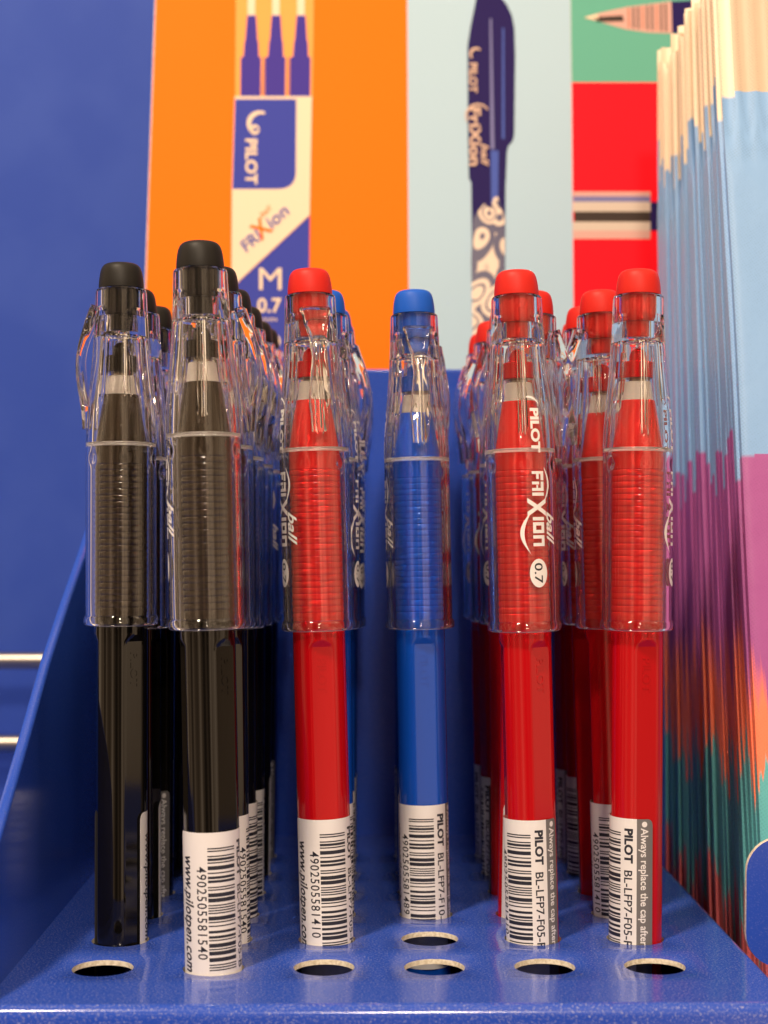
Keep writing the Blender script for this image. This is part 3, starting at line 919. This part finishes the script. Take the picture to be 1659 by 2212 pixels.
def packet_mesh(seed, thick):
    """a flat sealed paper packet: thin at its folded edge, crimped at the top; origin at the bottom of its left edge"""
    rnd = random.Random(seed)
    mb = MB()
    NX, NZ = 40, 46
    xs = [PW * (q / NX) ** 1.5 for q in range(NX + 1)]
    p1, p2, p3 = rnd.random() * 6, rnd.random() * 6, rnd.random() * 6
    def edge(z): return 0.22 * math.sin(z / 47 + p1) + 0.10 * math.sin(z / 15 + p2)
    def front(x, z):
        u = x / PW
        b = thick * 0.5 * (0.92 + 0.10 * math.sin(math.pi * min(1, u * 1.0)) ) * (1 if z < 185 else max(0.35, 1 - (z - 185) / 20))
        b *= min(1.0, 0.80 + x / 5)
        if z > 187: b += 0.34 * math.sin(x / 4.1 * 2 * math.pi + p3) * min(1, (z - 187) / 8)
        b += 0.06 * math.sin(z / 9 + x / 7 + p2) * min(1, x / 6)
        return b
    vs, fs = [], []
    for s in (1, -1):
        for j in range(NZ + 1):
            z = PH * j / NZ
            for x in xs:
                b = front(x, z)
                y = -b if s == 1 else (b if z < 187 else -b + 0.5)
                vs.append((x + edge(z), y, z))
    W = NX + 1; T = W * (NZ + 1)
    for j in range(NZ):
        for i in range(NX):
            a = j * W + i
            fs.append((a, a + 1, a + 1 + W, a + W)); fs.append((T + a + W, T + a + W + 1, T + a + 1, T + a))
        fs.append((j * W, (j + 1) * W, T + (j + 1) * W, T + j * W)); fs.append((T + j * W + NX, T + (j + 1) * W + NX, (j + 1) * W + NX, j * W + NX))
    for i in range(NX):
        a = NZ * W + i
        fs.append((a, a + 1, T + a + 1, T + a)); fs.append((T + i, T + i + 1, i + 1, i))
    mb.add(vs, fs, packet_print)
    return mb.data('paper_packet', 50)
NP = 38
PACK_ME = [packet_mesh(q, 2.9) for q in range(6)]
for q in range(NP):
    f = q / (NP - 1)                                # 0 at the front
    yb = 300 + f * 106 + (random.random() - 0.5) * 0.3
    lean = 0.179 * (1 - f) + 0.02 * f + (random.random() - 0.5) * 0.003
    dz = (random.random() - 0.5) * (9 if q else 0)
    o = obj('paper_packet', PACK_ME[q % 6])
    o.location = ((79.6 + (random.random() - 0.5) * (0.9 if q else 0)) * S, yb * S, (-22 + dz) * S)
    o.rotation_euler = (-math.atan(lean), 0, (random.random() - 0.5) * 0.012)
    if q == 0: lab = 'foremost paper packet, its blue and plum printed face turned to the viewer'
    elif q == NP - 1: lab = 'rearmost paper packet, against the red and green header panels'
    else: lab = 'thin printed paper packet in the tight stack, only its folded edge showing'
    tag(o, lab, 'packet', 'paper packets stacked on edge')

# the neighbouring tray that holds them
nt = tag(empty('packet_tray', (110, 300, -40)), 'blue card tray with a rounded front flap holding the paper packets', 'display tray')
inv = Matrix.Translation((-110 * S, -300 * S, 40 * S))
mb = MB()
def rounded(x0, x1, z0, z1, r):
    pts = []
    for cx, cz, a0 in ((x1 - r, z0 + r, -90), (x1 - r, z1 - r, 0), (x0 + r, z1 - r, 90), (x0 + r, z0 + r, 180)):
        for q in range(9):
            a = R(a0 + 90 * q / 8); pts.append((cx + r * math.cos(a), cz + r * math.sin(a)))
    return pts
pts = rounded(72.6, 150, -4.2, 20.6, 6.5); n = len(pts)
vs = [(x, 290 - (0.06 * z), z) for x, z in pts] + [(x, 291.3 - 0.06 * z, z) for x, z in pts]
mb.add(vs, [tuple(range(n)), tuple(range(2 * n - 1, n - 1, -1))], wall_blue)
mb.add(vs, [(i, n + i, n + (i + 1) % n, (i + 1) % n) for i in range(n)], cut_edge)
o = mb.build('front_flap', nt, 40); o.matrix_parent_inverse = inv; fix_normals(o.data)
mb = MB(); mb.box(75.5, 160, 294, 430, -40, -24, wall_blue); o = mb.build('tray_floor', nt); o.matrix_parent_inverse = inv
mb = MB(); mb.box(74.0, 75.4, 296, 430, -40, -6, wall_blue); o = mb.build('side_wall', nt); o.matrix_parent_inverse = inv

# ------------------------------------------------------------------ what stands behind and below
mb = MB(); mb.box(-420, 420, 540, 552, -60, 520, board_blue); o = mb.build('backboard_wall'); tag(o, 'blue painted shop backboard behind the display', None, None, 'structure')
mb = MB(); mb.box(-420, 420, 120, 540, -52, -40.2, board_blue); o = mb.build('shelf_floor'); tag(o, 'blue shelf the trays stand on', None, None, 'structure')
def wire(z, y, r, label):
    mb = MB(); N = 20
    vs, fs = [], []
    for x in (-300, -20):
        for q in range(N): vs.append((x, y + r * math.cos(2 * math.pi * q / N), z + r * math.sin(2 * math.pi * q / N)))
    for q in range(N): fs.append((q, (q + 1) % N, N + (q + 1) % N, N + q))
    fs += [tuple(range(N)), tuple(range(2 * N - 1, N - 1, -1))]
    mb.add(vs, fs, chrome)
    o = mb.build('wire_rail'); fix_normals(o.data)
    tag(o, label, 'wire rail', 'chrome wires across the backboard')
wire(at(50, 1427, 515).z, 515, 2.8, 'upper chrome wire running across the blue backboard beside the tray')
wire(at(40, 1606, 515).z, 515, 2.8, 'lower chrome wire, closest above the sloping tray side wall')

for m_ in list(bpy.data.meshes):
    if m_.users == 0: bpy.data.meshes.remove(m_)
